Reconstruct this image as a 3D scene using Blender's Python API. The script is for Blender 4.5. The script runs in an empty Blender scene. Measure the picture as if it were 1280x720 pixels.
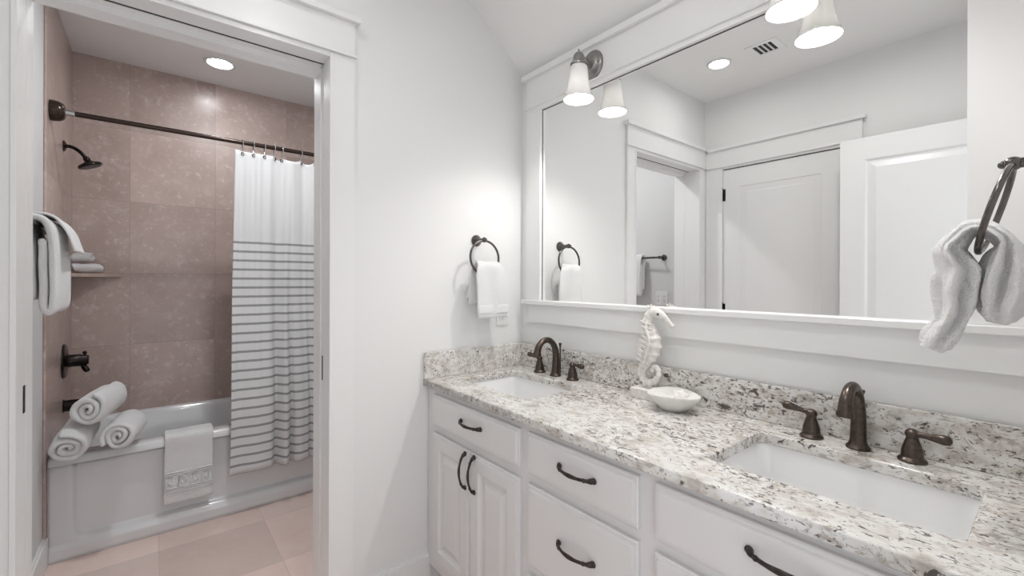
import bpy, bmesh, math, random
from mathutils import Vector, Matrix, noise
random.seed(7)
PI = math.pi
scene = bpy.context.scene
COL = scene.collection

# ------------------------------------------------------------------ camera, world, exposure
FPX, YAW, HY, ROLL = 555.47, math.radians(39.0), 350.6, math.radians(0.183)
cam_d = bpy.data.cameras.new('camera')
cam_d.sensor_fit = 'HORIZONTAL'; cam_d.sensor_width = 36.0
cam_d.lens = FPX / 1280.0 * 36.0
cam_d.shift_y = -(360.0 - HY) / 1280.0
cam_d.clip_start = 0.02
cam = bpy.data.objects.new('camera', cam_d)
cam.matrix_world = (Matrix.Translation((-1.4683, -1.7332, 1.3258)) @ Matrix.Rotation(-YAW, 4, 'Z')
                    @ Matrix.Rotation(PI / 2, 4, 'X') @ Matrix.Rotation(ROLL, 4, 'Z'))
COL.objects.link(cam)
scene.camera = cam

world = bpy.data.worlds.new('world'); scene.world = world
world.use_nodes = True
bg = world.node_tree.nodes['Background']
bg.inputs[0].default_value = (0.93, 0.96, 1.0, 1); bg.inputs[1].default_value = 0.95

vs = scene.view_settings
vs.view_transform = 'Standard'; vs.look = 'None'; vs.gamma = 1.0; vs.use_curve_mapping = False
vs.exposure = 0.55
CAN_MAIN, CAN_BATH, CAN_TUB, SCONCE_W = 84.0, 255.0, 40.0, 9.0

# ------------------------------------------------------------------ materials
def new_mat(name):
    m = bpy.data.materials.new(name); m.use_nodes = True
    nt = m.node_tree
    return m, nt, nt.nodes['Principled BSDF']

def node(nt, typ, **kw):
    n = nt.nodes.new(typ)
    for k, v in kw.items():
        setattr(n, k, v)
    return n

def mat(name, color, rough=0.5, metal=0.0, bump=0.0, bscale=80.0, coat=0.0, sheen=0.0, var=0.0, spec=0.5, bdist=0.002):
    m, nt, b = new_mat(name)
    b.inputs['Base Color'].default_value = (*color, 1)
    b.inputs['Roughness'].default_value = rough
    b.inputs['Metallic'].default_value = metal
    b.inputs['Coat Weight'].default_value = coat
    b.inputs['Sheen Weight'].default_value = sheen
    b.inputs['Specular IOR Level'].default_value = spec
    tc = node(nt, 'ShaderNodeTexCoord')
    n = node(nt, 'ShaderNodeTexNoise'); n.inputs['Scale'].default_value = bscale; n.inputs['Detail'].default_value = 4
    nt.links.new(tc.outputs['Object'], n.inputs['Vector'])
    if bump:
        bp = node(nt, 'ShaderNodeBump'); bp.inputs['Strength'].default_value = bump; bp.inputs['Distance'].default_value = bdist
        nt.links.new(n.outputs['Fac'], bp.inputs['Height']); nt.links.new(bp.outputs['Normal'], b.inputs['Normal'])
    if var:
        r = node(nt, 'ShaderNodeMapRange'); r.inputs[1].default_value = 0.3; r.inputs[2].default_value = 0.7
        r.inputs[3].default_value = 1 - var; r.inputs[4].default_value = 1 + var
        h = node(nt, 'ShaderNodeHueSaturation'); h.inputs['Color'].default_value = (*color, 1)
        nt.links.new(n.outputs['Fac'], r.inputs[0]); nt.links.new(r.outputs[0], h.inputs['Value'])
        nt.links.new(h.outputs[0], b.inputs['Base Color'])
    return m

M = {}
M['wall'] = mat('white_wall_paint', (.845, .845, .84), .55, bump=.03, bscale=220)
M['bath_wall'] = mat('pale_grey_wall_paint', (.72, .72, .72), .5, bump=.03, bscale=220)
M['ceil'] = mat('white_ceiling_paint', (.88, .88, .87), .7, bump=.03, bscale=200)
M['trim'] = mat('white_gloss_trim', (.865, .865, .86), .28, bump=.02, bscale=60)
M['cab'] = mat('pale_grey_cabinet_paint', (.74, .73, .725), .32, bump=.02, bscale=60)
M['dark'] = mat('gap_shade_and_fittings', (.012, .012, .012), .6)  # black for the shade inside gaps, and for dark metal fittings
M['bronze'] = mat('oil_rubbed_bronze', (.085, .066, .056), .30, metal=.85, bump=.05, bscale=120, var=.25)
M['black_bronze'] = mat('dark_bronze', (.018, .014, .013), .25, metal=.7, var=.2)
M['rod'] = mat('dark_brown_rod', (.045, .028, .022), .25, metal=.6)
M['pull'] = mat('aged_bronze_pull', (.06, .05, .045), .35, metal=.8, var=.3, bscale=90)
M['nickel'] = mat('brushed_pewter', (.30, .29, .28), .32, metal=.9, var=.08)
M['porcelain'] = mat('white_porcelain', (.86, .86, .86), .08, coat=.5)
M['tub'] = mat('glossy_tub_enamel', (.77, .775, .785), .12, coat=.4)
M['towel'] = mat('white_terry', (.91, .91, .91), .95, bump=1.0, bscale=300, sheen=.4, bdist=.006)
M['towel_band'] = mat('white_woven_band', (.83, .83, .83), .9, bump=.3, bscale=300)
M['shell'] = mat('whitewashed_carving', (.80, .77, .735), .75, bump=.6, bscale=70, var=.12)
M['bowl'] = mat('whitewashed_bowl', (.80, .79, .765), .6, bump=.3, bscale=40, var=.06)
M['plastic'] = mat('white_plastic', (.82, .82, .81), .3)
M['slot'] = mat('grey_slot', (.10, .10, .10), .5)
M['vent'] = mat('vent_white_metal', (.75, .75, .74), .4)
M['steel'] = mat('chrome_ring', (.55, .55, .55), .2, metal=1.0)

def emis(name, color, strength):
    m = bpy.data.materials.new(name); m.use_nodes = True
    nt = m.node_tree; nt.nodes.clear()
    o = node(nt, 'ShaderNodeOutputMaterial'); e = node(nt, 'ShaderNodeEmission')
    e.inputs[0].default_value = (*color, 1); e.inputs[1].default_value = strength
    nt.links.new(e.outputs[0], o.inputs[0])
    return m
M['lens_main'] = emis('lamp_lens_main', (1, .985, .965), CAN_MAIN * .42)
M['lens_entry_added'] = emis('lamp_lens_entry_added', (1, .985, .965), CAN_MAIN * 1.45)  # lens of the unseen lamp added for fill
M['lens_bath'] = emis('lamp_lens_bath', (.97, .985, 1), CAN_BATH)
M['lens_tub'] = emis('lamp_lens_tub', (.93, .96, 1), CAN_TUB)
M['bulb'] = emis('bulb_glow', (1, .97, .92), 6.0)

def mirror_mat():
    m, nt, b = new_mat('mirror_silver')
    b.inputs['Base Color'].default_value = (.955, .96, .955, 1)
    b.inputs['Metallic'].default_value = 1; b.inputs['Roughness'].default_value = 0.0
    return m
M['mirror'] = mirror_mat()

def opal_mat():
    m = bpy.data.materials.new('opal_glass'); m.use_nodes = True
    nt = m.node_tree; nt.nodes.clear()
    o = node(nt, 'ShaderNodeOutputMaterial')
    tr = node(nt, 'ShaderNodeBsdfTranslucent'); tr.inputs[0].default_value = (.92, .90, .88, 1)
    di = node(nt, 'ShaderNodeBsdfDiffuse'); di.inputs[0].default_value = (.85, .84, .83, 1)
    gl = node(nt, 'ShaderNodeBsdfGlossy'); gl.inputs['Roughness'].default_value = .08
    m1 = node(nt, 'ShaderNodeMixShader'); m1.inputs[0].default_value = .92
    m2 = node(nt, 'ShaderNodeMixShader')
    fr = node(nt, 'ShaderNodeFresnel')
    nt.links.new(tr.outputs[0], m1.inputs[1]); nt.links.new(di.outputs[0], m1.inputs[2])
    nt.links.new(fr.outputs[0], m2.inputs[0]); nt.links.new(m1.outputs[0], m2.inputs[1]); nt.links.new(gl.outputs[0], m2.inputs[2])
    nt.links.new(m2.outputs[0], o.inputs[0])
    return m
M['opal'] = opal_mat()

def ramp(nt, src, stops):
    r = node(nt, 'ShaderNodeValToRGB')
    el = r.color_ramp.elements
    while len(el) > 1:
        el.remove(el[-1])
    el[0].position = stops[0][0]; el[0].color = (*stops[0][1], 1)
    for p, c in stops[1:]:
        e = el.new(p); e.color = (*c, 1)
    nt.links.new(src, r.inputs[0])
    return r

def mixc(nt, fac, a, b):
    x = node(nt, 'ShaderNodeMix', data_type='RGBA')
    if isinstance(fac, float): x.inputs[0].default_value = fac
    else: nt.links.new(fac, x.inputs[0])
    for s, v in ((6, a), (7, b)):
        if isinstance(v, tuple): x.inputs[s].default_value = (*v, 1)
        else: nt.links.new(v, x.inputs[s])
    return x.outputs[2]

def math_n(nt, op, a, b=None, c=None):
    n = node(nt, 'ShaderNodeMath', operation=op)
    for i, v in enumerate((a, b, c)):
        if v is None: continue
        if isinstance(v, (int, float)): n.inputs[i].default_value = v
        else: nt.links.new(v, n.inputs[i])
    return n.outputs[0]

def granite_mat():
    m, nt, b = new_mat('speckled_white_granite')
    tc = node(nt, 'ShaderNodeTexCoord')
    mp = node(nt, 'ShaderNodeMapping'); mp.inputs['Rotation'].default_value = (.2, .15, .55); mp.inputs['Scale'].default_value = (1.0, .62, 1.0)
    nt.links.new(tc.outputs['Object'], mp.inputs['Vector'])
    nz = node(nt, 'ShaderNodeTexNoise'); nz.inputs['Scale'].default_value = 9; nz.inputs['Detail'].default_value = 5
    nt.links.new(mp.outputs[0], nz.inputs['Vector'])
    wv = node(nt, 'ShaderNodeVectorMath', operation='MULTIPLY_ADD'); wv.inputs[1].default_value = (.05, .05, .05)
    nt.links.new(nz.outputs['Color'], wv.inputs[0]); nt.links.new(mp.outputs[0], wv.inputs[2])
    def noi(scale, detail, rough=.6, dist=0):
        n = node(nt, 'ShaderNodeTexNoise'); n.inputs['Scale'].default_value = scale; n.inputs['Detail'].default_value = detail
        n.inputs['Roughness'].default_value = rough; n.inputs['Distortion'].default_value = dist
        nt.links.new(wv.outputs[0], n.inputs['Vector']); return n.outputs['Fac']
    big = noi(6, 4)
    base = ramp(nt, noi(24, 7), [(.33, (.48, .44, .40)), (.43, (.66, .63, .59)), (.52, (.77, .755, .73)), (.66, (.82, .815, .80))]).outputs[0]
    tan = ramp(nt, noi(30, 6, .65), [(.57, (0, 0, 0)), (.68, (.40, .40, .40))]).outputs[0]
    c = mixc(nt, tan, base, (.58, .50, .42))
    # grey-brown clouds
    g = math_n(nt, 'ADD', noi(64, 8, .72, .5), math_n(nt, 'MULTIPLY', math_n(nt, 'SUBTRACT', big, .5), .24))
    c = mixc(nt, ramp(nt, g, [(.515, (0, 0, 0)), (.615, (.85, .85, .85))]).outputs[0], c, (.39, .34, .305))
    # dark mineral flecks, fine and coarse
    k = math_n(nt, 'ADD', noi(120, 6, .62, .6), math_n(nt, 'MULTIPLY', math_n(nt, 'SUBTRACT', big, .5), .24))
    c = mixc(nt, ramp(nt, k, [(.580, (0, 0, 0)), (.628, (.95, .95, .95))]).outputs[0], c, (.11, .085, .075))
    k2 = math_n(nt, 'ADD', noi(58, 6, .6, .7), math_n(nt, 'MULTIPLY', math_n(nt, 'SUBTRACT', noi(4, 3), .5), .28))
    c = mixc(nt, ramp(nt, k2, [(.618, (0, 0, 0)), (.655, (.95, .95, .95))]).outputs[0], c, (.075, .06, .055))
    vo = node(nt, 'ShaderNodeTexVoronoi'); vo.inputs['Scale'].default_value = 48; nt.links.new(wv.outputs[0], vo.inputs['Vector'])
    sp = math_n(nt, 'MULTIPLY', math_n(nt, 'LESS_THAN', vo.outputs['Distance'], .16), math_n(nt, 'GREATER_THAN', noi(11, 2), .52))
    c = mixc(nt, math_n(nt, 'MULTIPLY', sp, .8), c, (.10, .08, .075))
    nt.links.new(c, b.inputs['Base Color'])
    b.inputs['Roughness'].default_value = .16; b.inputs['Coat Weight'].default_value = .2
    return m
M['granite'] = granite_mat()

def travertine_mat(name, plane, size=.455, off=(0, 0), c0=(.445, .333, .295), c1=(.575, .453, .41), vein=(.74, .66, .63), joint=(.36, .28, .25), rough=.28):
    m, nt, b = new_mat(name)
    tc = node(nt, 'ShaderNodeTexCoord'); sx = node(nt, 'ShaderNodeSeparateXYZ')
    nt.links.new(tc.outputs['Object'], sx.inputs[0])
    au, av = {'xz': (0, 2), 'yz': (1, 2), 'xy': (0, 1)}[plane]
    u = math_n(nt, 'DIVIDE', math_n(nt, 'SUBTRACT', sx.outputs[au], off[0]), size)
    v = math_n(nt, 'DIVIDE', math_n(nt, 'SUBTRACT', sx.outputs[av], off[1]), size)
    cu, cv = math_n(nt, 'FLOOR', u), math_n(nt, 'FLOOR', v)
    cb = node(nt, 'ShaderNodeCombineXYZ'); nt.links.new(cu, cb.inputs[0]); nt.links.new(cv, cb.inputs[1])
    wn = node(nt, 'ShaderNodeTexWhiteNoise', noise_dimensions='2D'); nt.links.new(cb.outputs[0], wn.inputs['Vector'])
    sv = node(nt, 'ShaderNodeVectorMath', operation='MULTIPLY_ADD'); sv.inputs[1].default_value = (3, 3, 3)
    nt.links.new(wn.outputs['Color'], sv.inputs[0]); nt.links.new(tc.outputs['Object'], sv.inputs[2])
    def noi(scale, detail, rough_=.6):
        n = node(nt, 'ShaderNodeTexNoise'); n.inputs['Scale'].default_value = scale; n.inputs['Detail'].default_value = detail; n.inputs['Roughness'].default_value = rough_
        nt.links.new(sv.outputs[0], n.inputs['Vector']); return n.outputs['Fac']
    c = ramp(nt, noi(3.5, 8, .62), [(.3, c0), (.7, c1)]).outputs[0]
    c = mixc(nt, ramp(nt, noi(26, 6, .7), [(.55, (0, 0, 0)), (.72, (.8, .8, .8))]).outputs[0], c, vein)
    c = mixc(nt, ramp(nt, noi(9, 7, .75), [(.54, (0, 0, 0)), (.70, (.5, .5, .5))]).outputs[0], c, vein)
    h = node(nt, 'ShaderNodeHueSaturation'); nt.links.new(c, h.inputs['Color'])
    rg = node(nt, 'ShaderNodeMapRange'); rg.inputs[3].default_value = .84; rg.inputs[4].default_value = 1.12
    nt.links.new(wn.outputs['Value'], rg.inputs[0]); nt.links.new(rg.outputs[0], h.inputs['Value'])
    def edge(t):
        f = math_n(nt, 'FRACT', t)
        return math_n(nt, 'LESS_THAN', math_n(nt, 'MINIMUM', f, math_n(nt, 'SUBTRACT', 1.0, f)), .0035)
    e = math_n(nt, 'MULTIPLY', math_n(nt, 'MAXIMUM', edge(u), edge(v)), .7)
    c = mixc(nt, e, h.outputs[0], joint)
    nt.links.new(c, b.inputs['Base Color']); b.inputs['Roughness'].default_value = rough
    return m
M['tile_back'] = travertine_mat('travertine_back', 'xz', off=(-1.58, 1.82))
M['tile_side'] = travertine_mat('travertine_side', 'yz', off=(1.99, 1.82))
M['tile_floor'] = travertine_mat('travertine_floor', 'xy', off=(-1.44, .12), c0=(.74, .565, .51), c1=(.84, .675, .62), vein=(.78, .68, .63), joint=(.60, .48, .43), rough=.2)
M['shelf'] = mat('travertine_shelf', (.50, .39, .34), .35, var=.15, bscale=20)

def curtain_mat():
    m, nt, b = new_mat('striped_cotton')
    tc = node(nt, 'ShaderNodeTexCoord'); sx = node(nt, 'ShaderNodeSeparateXYZ'); nt.links.new(tc.outputs['Object'], sx.inputs[0])
    z = sx.outputs[2]
    t = math_n(nt, 'DIVIDE', math_n(nt, 'SUBTRACT', 1.5475, z), .0523)
    f = math_n(nt, 'FRACT', t)
    s = math_n(nt, 'MULTIPLY', math_n(nt, 'LESS_THAN', f, .245), math_n(nt, 'GREATER_THAN', t, 0.0))
    n = node(nt, 'ShaderNodeTexNoise'); n.inputs['Scale'].default_value = 500; nt.links.new(tc.outputs['Object'], n.inputs['Vector'])
    c = mixc(nt, s, (.70, .70, .705), (.30, .30, .305))
    nt.links.new(c, b.inputs['Base Color']); b.inputs['Roughness'].default_value = .9
    bp = node(nt, 'ShaderNodeBump'); bp.inputs['Strength'].default_value = .15; bp.inputs['Distance'].default_value = .001
    nt.links.new(n.outputs['Fac'], bp.inputs['Height']); nt.links.new(bp.outputs['Normal'], b.inputs['Normal'])
    return m
M['curtain'] = curtain_mat()

# ------------------------------------------------------------------ mesh helpers
def box(bm, x0, x1, y0, y1, z0, z1, bev=0.0, seg=1):
    x0, x1 = sorted((x0, x1)); y0, y1 = sorted((y0, y1)); z0, z1 = sorted((z0, z1))
    r = bmesh.ops.create_cube(bm, size=1.0)
    for v in r['verts']:
        v.co = Vector(((x0 + x1) / 2 + v.co.x * (x1 - x0), (y0 + y1) / 2 + v.co.y * (y1 - y0), (z0 + z1) / 2 + v.co.z * (z1 - z0)))
    if bev:
        es = list({e for v in r['verts'] for e in v.link_edges})
        bmesh.ops.bevel(bm, geom=es, offset=bev, segments=seg, affect='EDGES', profile=.5)
    return bm

def B(*a, **k):
    return box(bmesh.new(), *a, **k)

def loft(bm, rings, cap0=True, cap1=True, closed=True):
    vr = [[bm.verts.new(p) for p in r] for r in rings]
    n = len(vr[0])
    for a, b in zip(vr, vr[1:]):
        for i in range(n if closed else n - 1):
            j = (i + 1) % n
            bm.faces.new((a[i], a[j], b[j], b[i]))
    if cap0: bm.faces.new(vr[0][::-1])
    if cap1: bm.faces.new(vr[-1])
    return vr

def lathe(bm, prof, n=32, org=(0, 0, 0), axis='z', sx=1.0, sy=1.0):
    o = Vector(org)
    rot = axis if not isinstance(axis, str) else {'z': Matrix.Identity(3), 'x': Matrix.Rotation(PI / 2, 3, 'Y'), '-x': Matrix.Rotation(-PI / 2, 3, 'Y'),
           'y': Matrix.Rotation(-PI / 2, 3, 'X'), '-y': Matrix.Rotation(PI / 2, 3, 'X'), '-z': Matrix.Rotation(PI, 3, 'X')}[axis]
    rings = []
    for r, h in prof:
        rings.append([o + rot @ Vector((sx * r * math.cos(2 * PI * i / n), sy * r * math.sin(2 * PI * i / n), h)) for i in range(n)])
    loft(bm, rings)
    return bm

def catmull(pts, per=8, closed=False):
    pts = [Vector(p) for p in pts]; out = []
    n = len(pts)
    rng = n if closed else n - 1
    for i in range(rng):
        p1, p2 = pts[i], pts[(i + 1) % n]
        p0 = pts[(i - 1) % n] if closed or i > 0 else p1 * 2 - p2
        p3 = pts[(i + 2) % n] if closed or i + 2 < n else p2 * 2 - p1
        for k in range(per):
            t = k / per
            out.append(.5 * ((2 * p1) + (-p0 + p2) * t + (2 * p0 - 5 * p1 + 4 * p2 - p3) * t * t + (-p0 + 3 * p1 - 3 * p2 + p3) * t ** 3))
    if not closed: out.append(pts[-1].copy())
    return out

def tube(bm, path, radii, n=12, closed=False, flat=None, up=None):
    """sweep along path; radii a number or list; flat=(a,b) scales the two cross axes"""
    path = [Vector(p) for p in path]; m = len(path)
    if not isinstance(radii, (list, tuple)): radii = [radii] * m
    a, b = flat or (1, 1)
    tan = []
    for i in range(m):
        if closed: t = path[(i + 1) % m] - path[i - 1]
        else: t = path[min(i + 1, m - 1)] - path[max(i - 1, 0)]
        tan.append(t.normalized())
    nrm = Vector(up) if up else (Vector((0, 0, 1)) if abs(tan[0].z) < .9 else Vector((1, 0, 0)))
    rings = []
    for i in range(m):
        nrm = (nrm - tan[i] * nrm.dot(tan[i])).normalized()
        bi = tan[i].cross(nrm)
        rings.append([path[i] + radii[i] * (a * math.cos(2 * PI * k / n) * nrm + b * math.sin(2 * PI * k / n) * bi) for k in range(n)])
    if closed:
        rings.append(rings[0])
        vr = [[bm.verts.new(p) for p in r] for r in rings[:-1]]; vr.append(vr[0])
        for A, Bq in zip(vr, vr[1:]):
            for k in range(n):
                j = (k + 1) % n
                bm.faces.new((A[k], A[j], Bq[j], Bq[k]))
    else:
        loft(bm, rings)
    return bm

def ball(bm, c, r, s=(1, 1, 1), u=16, v=10):
    res = bmesh.ops.create_uvsphere(bm, u_segments=u, v_segments=v, radius=1.0)
    for vt in res['verts']:
        vt.co = Vector((c[0] + vt.co.x * r * s[0], c[1] + vt.co.y * r * s[1], c[2] + vt.co.z * r * s[2]))
    return bm

def rrect(x0, x1, y0, y1, r, z, n=6):
    pts = []
    for cx, cy, a0 in ((x1 - r, y1 - r, 0), (x0 + r, y1 - r, PI / 2), (x0 + r, y0 + r, PI), (x1 - r, y0 + r, 3 * PI / 2)):
        for k in range(n + 1):
            a = a0 + PI / 2 * k / n
            pts.append(Vector((cx + r * math.cos(a), cy + r * math.sin(a), z)))
    return pts

def panel_face(bm, mp, u0, u1, v0, v1, d, panels, prof, back=0.0):
    """a slab whose front has recessed panels. mp(u,v,d)->xyz; prof: (inset, depth change) steps"""
    us = sorted({u0, u1, *[p[0] for p in panels], *[p[1] for p in panels]})
    vv = sorted({v0, v1, *[p[2] for p in panels], *[p[3] for p in panels]})
    def inside(a, b):
        return any(p[0] < a < p[1] and p[2] < b < p[3] for p in panels)
    cache = {}
    def V(u, v, dd):
        k = (round(u, 5), round(v, 5), round(dd, 5))
        if k not in cache: cache[k] = bm.verts.new(mp(u, v, dd))
        return cache[k]
    for a, b in zip(us, us[1:]):
        for c, e in zip(vv, vv[1:]):
            if not inside((a + b) / 2, (c + e) / 2):
                bm.faces.new((V(a, c, d), V(b, c, d), V(b, e, d), V(a, e, d)))
            bm.faces.new((V(a, e, back), V(b, e, back), V(b, c, back), V(a, c, back)))
    for a, b in zip(us, us[1:]):
        bm.faces.new((V(a, v0, back), V(b, v0, back), V(b, v0, d), V(a, v0, d)))
        bm.faces.new((V(a, v1, d), V(b, v1, d), V(b, v1, back), V(a, v1, back)))
    for c, e in zip(vv, vv[1:]):
        bm.faces.new((V(u0, e, back), V(u0, c, back), V(u0, c, d), V(u0, e, d)))
        bm.faces.new((V(u1, c, back), V(u1, e, back), V(u1, e, d), V(u1, c, d)))
    for (a, b, c, e) in panels:
        prev = [(a, c, d), (b, c, d), (b, e, d), (a, e, d)]
        for ins, dd in prof:
            cur = [(a + ins, c + ins, d + dd), (b - ins, c + ins, d + dd), (b - ins, e - ins, d + dd), (a + ins, e - ins, d + dd)]
            for i in range(4):
                j = (i + 1) % 4
                bm.faces.new((V(*prev[i]), V(*prev[j]), V(*cur[j]), V(*cur[i])))
            prev = cur
        bm.faces.new([V(*p) for p in prev])
    return bm

def stepped_front(bm, mp, u0, u1, v0, v1, steps, back=0.0):
    """drawer front: nested rectangles (inset, depth)"""
    rings = [[mp(u0, v0, back), mp(u1, v0, back), mp(u1, v1, back), mp(u0, v1, back)]]
    for ins, d in steps:
        rings.append([mp(u0 + ins, v0 + ins, d), mp(u1 - ins, v0 + ins, d), mp(u1 - ins, v1 - ins, d), mp(u0 + ins, v1 - ins, d)])
    loft(bm, rings)
    return bm

def origin_of(o):
    v = Vector((0, 0, 0))
    while o is not None:
        v += o.location; o = o.parent
    return v

def obj(name, bm, m, parent=None, smooth=False, loc=None, world=True, mods=()):
    """one mesh object; with world=True the bmesh is in room coordinates and is shifted to the parent's origin"""
    bmesh.ops.remove_doubles(bm, verts=bm.verts, dist=1e-6)
    bmesh.ops.recalc_face_normals(bm, faces=bm.faces)
    me = bpy.data.meshes.new(name)
    o = bpy.data.objects.new(name, me)
    if parent is not None:
        o.parent = parent
        if world:
            bmesh.ops.translate(bm, verts=bm.verts, vec=-origin_of(parent))
    elif loc is not None:
        o.location = loc
        if world:
            bmesh.ops.translate(bm, verts=bm.verts, vec=-Vector(loc))
    bm.to_mesh(me); bm.free()
    for mm in (m if isinstance(m, (list, tuple)) else [m]):
        me.materials.append(mm)
    if smooth:
        for p in me.polygons: p.use_smooth = True
        if smooth != True:
            me.set_sharp_from_angle(angle=math.radians(smooth))
    for kind, kw in mods:
        md = o.modifiers.new(kind.lower(), kind)
        for k, v in kw.items(): setattr(md, k, v)
    COL.objects.link(o)
    return o

def tag(o, label, cat, group=None):
    o['label'] = label; o['category'] = cat
    if group: o['group'] = group
    return o

def thing(name, label, cat, loc, group=None):
    o = bpy.data.objects.new(name, None); o.empty_display_size = .05
    o.location = loc; COL.objects.link(o)
    return tag(o, label, cat, group)

def struct(name, bm, m, parent=None, smooth=False):
    o = obj(name, bm, m, parent, smooth)
    if parent is None: o['kind'] = 'structure'
    return o

def struct_root(name, loc=(0, 0, 0)):
    o = bpy.data.objects.new(name, None); o.empty_display_size = .05
    o.location = loc; o['kind'] = 'structure'; COL.objects.link(o)
    return o

def dup(root, loc, label, rotz=None):
    r = root.copy(); COL.objects.link(r); r.location = loc; r['label'] = label
    if rotz is not None: r.rotation_euler = (0, 0, rotz)
    for ch in list(root.children):
        c = ch.copy(); COL.objects.link(c); c.parent = r
        for g in ch.children:
            d = g.copy(); COL.objects.link(d); d.parent = c
    return r

SUB = ('SUBSURF', {'levels': 1, 'render_levels': 2})

# ------------------------------------------------------------------ room shell
XL, YN, ZC = -1.855, -1.745, 2.697        # left wall, near wall, flat ceiling
WT = .17                                   # thickness of the doorway wall
DX0, DX1, DZ = -1.744, -.955, 2.168        # doorway to the tub room
YB, XR = 2.010, -.335                      # tub room far wall, end wall

bm = bmesh.new()
box(bm, XL - .1, DX0 - .012, 0, WT, 0, 2.8); box(bm, DX1 + .012, .12, 0, WT, 0, 2.8); box(bm, DX0 - .012, DX1 + .012, 0, WT, DZ + .05, 2.8)
struct('wall_back', bm, M['wall'])
struct('wall_right', B(0, .12, YN - .12, 0, 0, 2.8), M['wall'])
struct('wall_left', B(XL - .12, XL, YN - .12, 0, 0, 2.8), M['wall'])
bm = bmesh.new()   # near wall with the entry doorway the camera stands in
box(bm, XL, -1.70, YN - .12, YN, 0, 2.8); box(bm, -.78, 0, YN - .12, YN, 0, 2.8); box(bm, -1.70, -.78, YN - .12, YN, 2.15, 2.8)
struct('wall_front', bm, M['wall'])
bm = bmesh.new()
rings = [[(XL, y, ZC), (-.385, y, ZC), (0, y, 2.361), (0, y, 2.80), (XL, y, 2.80)] for y in (YN, 0)]
loft(bm, rings)
struct('ceiling', bm, M['ceil'])
struct('floor', B(XL, 0, YN - .12, WT, -.05, 0), M['tile_floor'])
# tub room
struct('floor', B(XL, XR, WT, YB + .01, -.05, 0), M['tile_floor'])
struct('ceiling', B(XL, XR, WT, YB + .01, ZC, 2.80), M['ceil'])
struct('wall_left', B(XL - .12, XL, WT, YB + .12, 0, 2.8), M['bath_wall'])
struct('wall_right', B(XR, XR + .1, WT, YB + .12, 0, 2.8), M['wall'])
struct('wall_back', B(XL, XR, YB, YB + .12, 0, 2.8), M['tile_back'])
bm = B(XL, -1.845, 1.182, YB, .10, ZC, bev=.003)
struct('wall_left_tile', bm, M['tile_side'])

def baseboard(name, x0, x1, y0, y1, nx, ny):
    bm = bmesh.new(); t, h = .015, .14
    if ny: box(bm, x0, x1, y0, y0 + ny * t, 0, h - .01); box(bm, x0, x1, y0, y0 + ny * t * .6, h - .01, h)
    else: box(bm, x0, x0 + nx * t, y0, y1, 0, h - .01); box(bm, x0, x0 + nx * t * .6, y0, y1, h - .01, h)
    struct(name, bm, M['trim'])
baseboard('baseboard_back', -.862, -.53, 0, 0, 0, -1)
baseboard('baseboard_left', XL, XL, WT, 1.215, 1, 0)
baseboard('baseboard_left', XL, XL, YN, -1.02, 1, 0)

# doorway trim around the opening to the tub room
t1 = struct_root('trim_1', ((DX0 + DX1) / 2, 0, 0))
CW = .092
def casing_side(bm, x_in, x_out):
    s = 1 if x_out > x_in else -1
    box(bm, x_in, x_out, -.018, 0, 0, 2.1795)
    box(bm, x_in, x_in + s * .012, -.021, -.0182, 0, 2.172, bev=.001)
struct('casing', casing_side(b_ := bmesh.new(), DX1, DX1 + CW) or b_, M['trim'], t1)
struct('casing', casing_side(b_ := bmesh.new(), DX0, XL) or b_, M['trim'], t1)
struct('header', B(XL, DX1 + CW, -.020, 0, 2.180, 2.312), M['trim'], t1)
bm = B(DX0 + .0005, DX1 - .0005, -.018, -.0005, 2.160, 2.1795); box(bm, XL, DX1 + CW + .008, -.030, -.0205, 2.178, 2.188, bev=.003, seg=2)
struct('bead', bm, M['trim'], t1)
bm = B(XL, DX1 + CW + .018, -.038, 0, 2.3122, 2.334, bev=.0015)
struct('cap', bm, M['trim'], t1)
# jamb lining split by the pocket slot
bm = B(DX1, DX1 + .012, 0, .060, 0, DZ + .04); box(bm, DX1, DX1 + .012, .100, WT, 0, DZ + .04); box(bm, DX1 + .005, DX1 + .012, .060, .100, 0, DZ + .04)
struct('strike_jamb', bm, M['trim'], t1)
bm = B(DX0 - .012, DX0, 0, .060, 0, DZ + .04); box(bm, DX0 - .012, DX0, .100, WT, 0, DZ + .04)
struct('pocket_jamb', bm, M['trim'], t1)
bm = B(DX0, DX1, 0, .060, 2.1605, DZ + .05); box(bm, DX0, DX1, .100, WT, 2.140, DZ + .05)
struct('head_jamb', bm, M['trim'], t1)
struct('slot_shade', B(DX0, DX1, .0602, .0722, DZ - .0065, DZ + .05), M['dark'], t1)  # near-flush black strip standing in for the shade in the track slot
struct('track_cover', B(DX0, DX1, .0726, .0995, DZ - .0085, DZ + .05), M['trim'], t1)
struct('strike_plate', B(DX1 + .003, DX1 + .006, .068, .086, .935, 1.03, bev=.001), M['dark'], t1)
# far side casing, seen from the tub room
bm = B(DX0 - .075, DX0, WT, WT + .018, 0, 2.23); box(bm, DX1, DX1 + .09, WT, WT + .018, 0, 2.23); box(bm, DX0, DX1, WT, WT + .018, 2.168, 2.26)
struct('far_casing', bm, M['trim'], t1)

# pocket door slid into the wall, only its edge shows
d3 = struct_root('door_3', (DX0, .08, 0))
struct('leaf', B(DX0 - .010, DX0 - .0005, .0605, .0995, .01, DZ + .03), M['trim'], d3)
bm = B(DX0 - .002, DX0 + .0015, .066, .084, .955, 1.03)
struct('edge_pull', bm, M['dark'], d3)

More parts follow.
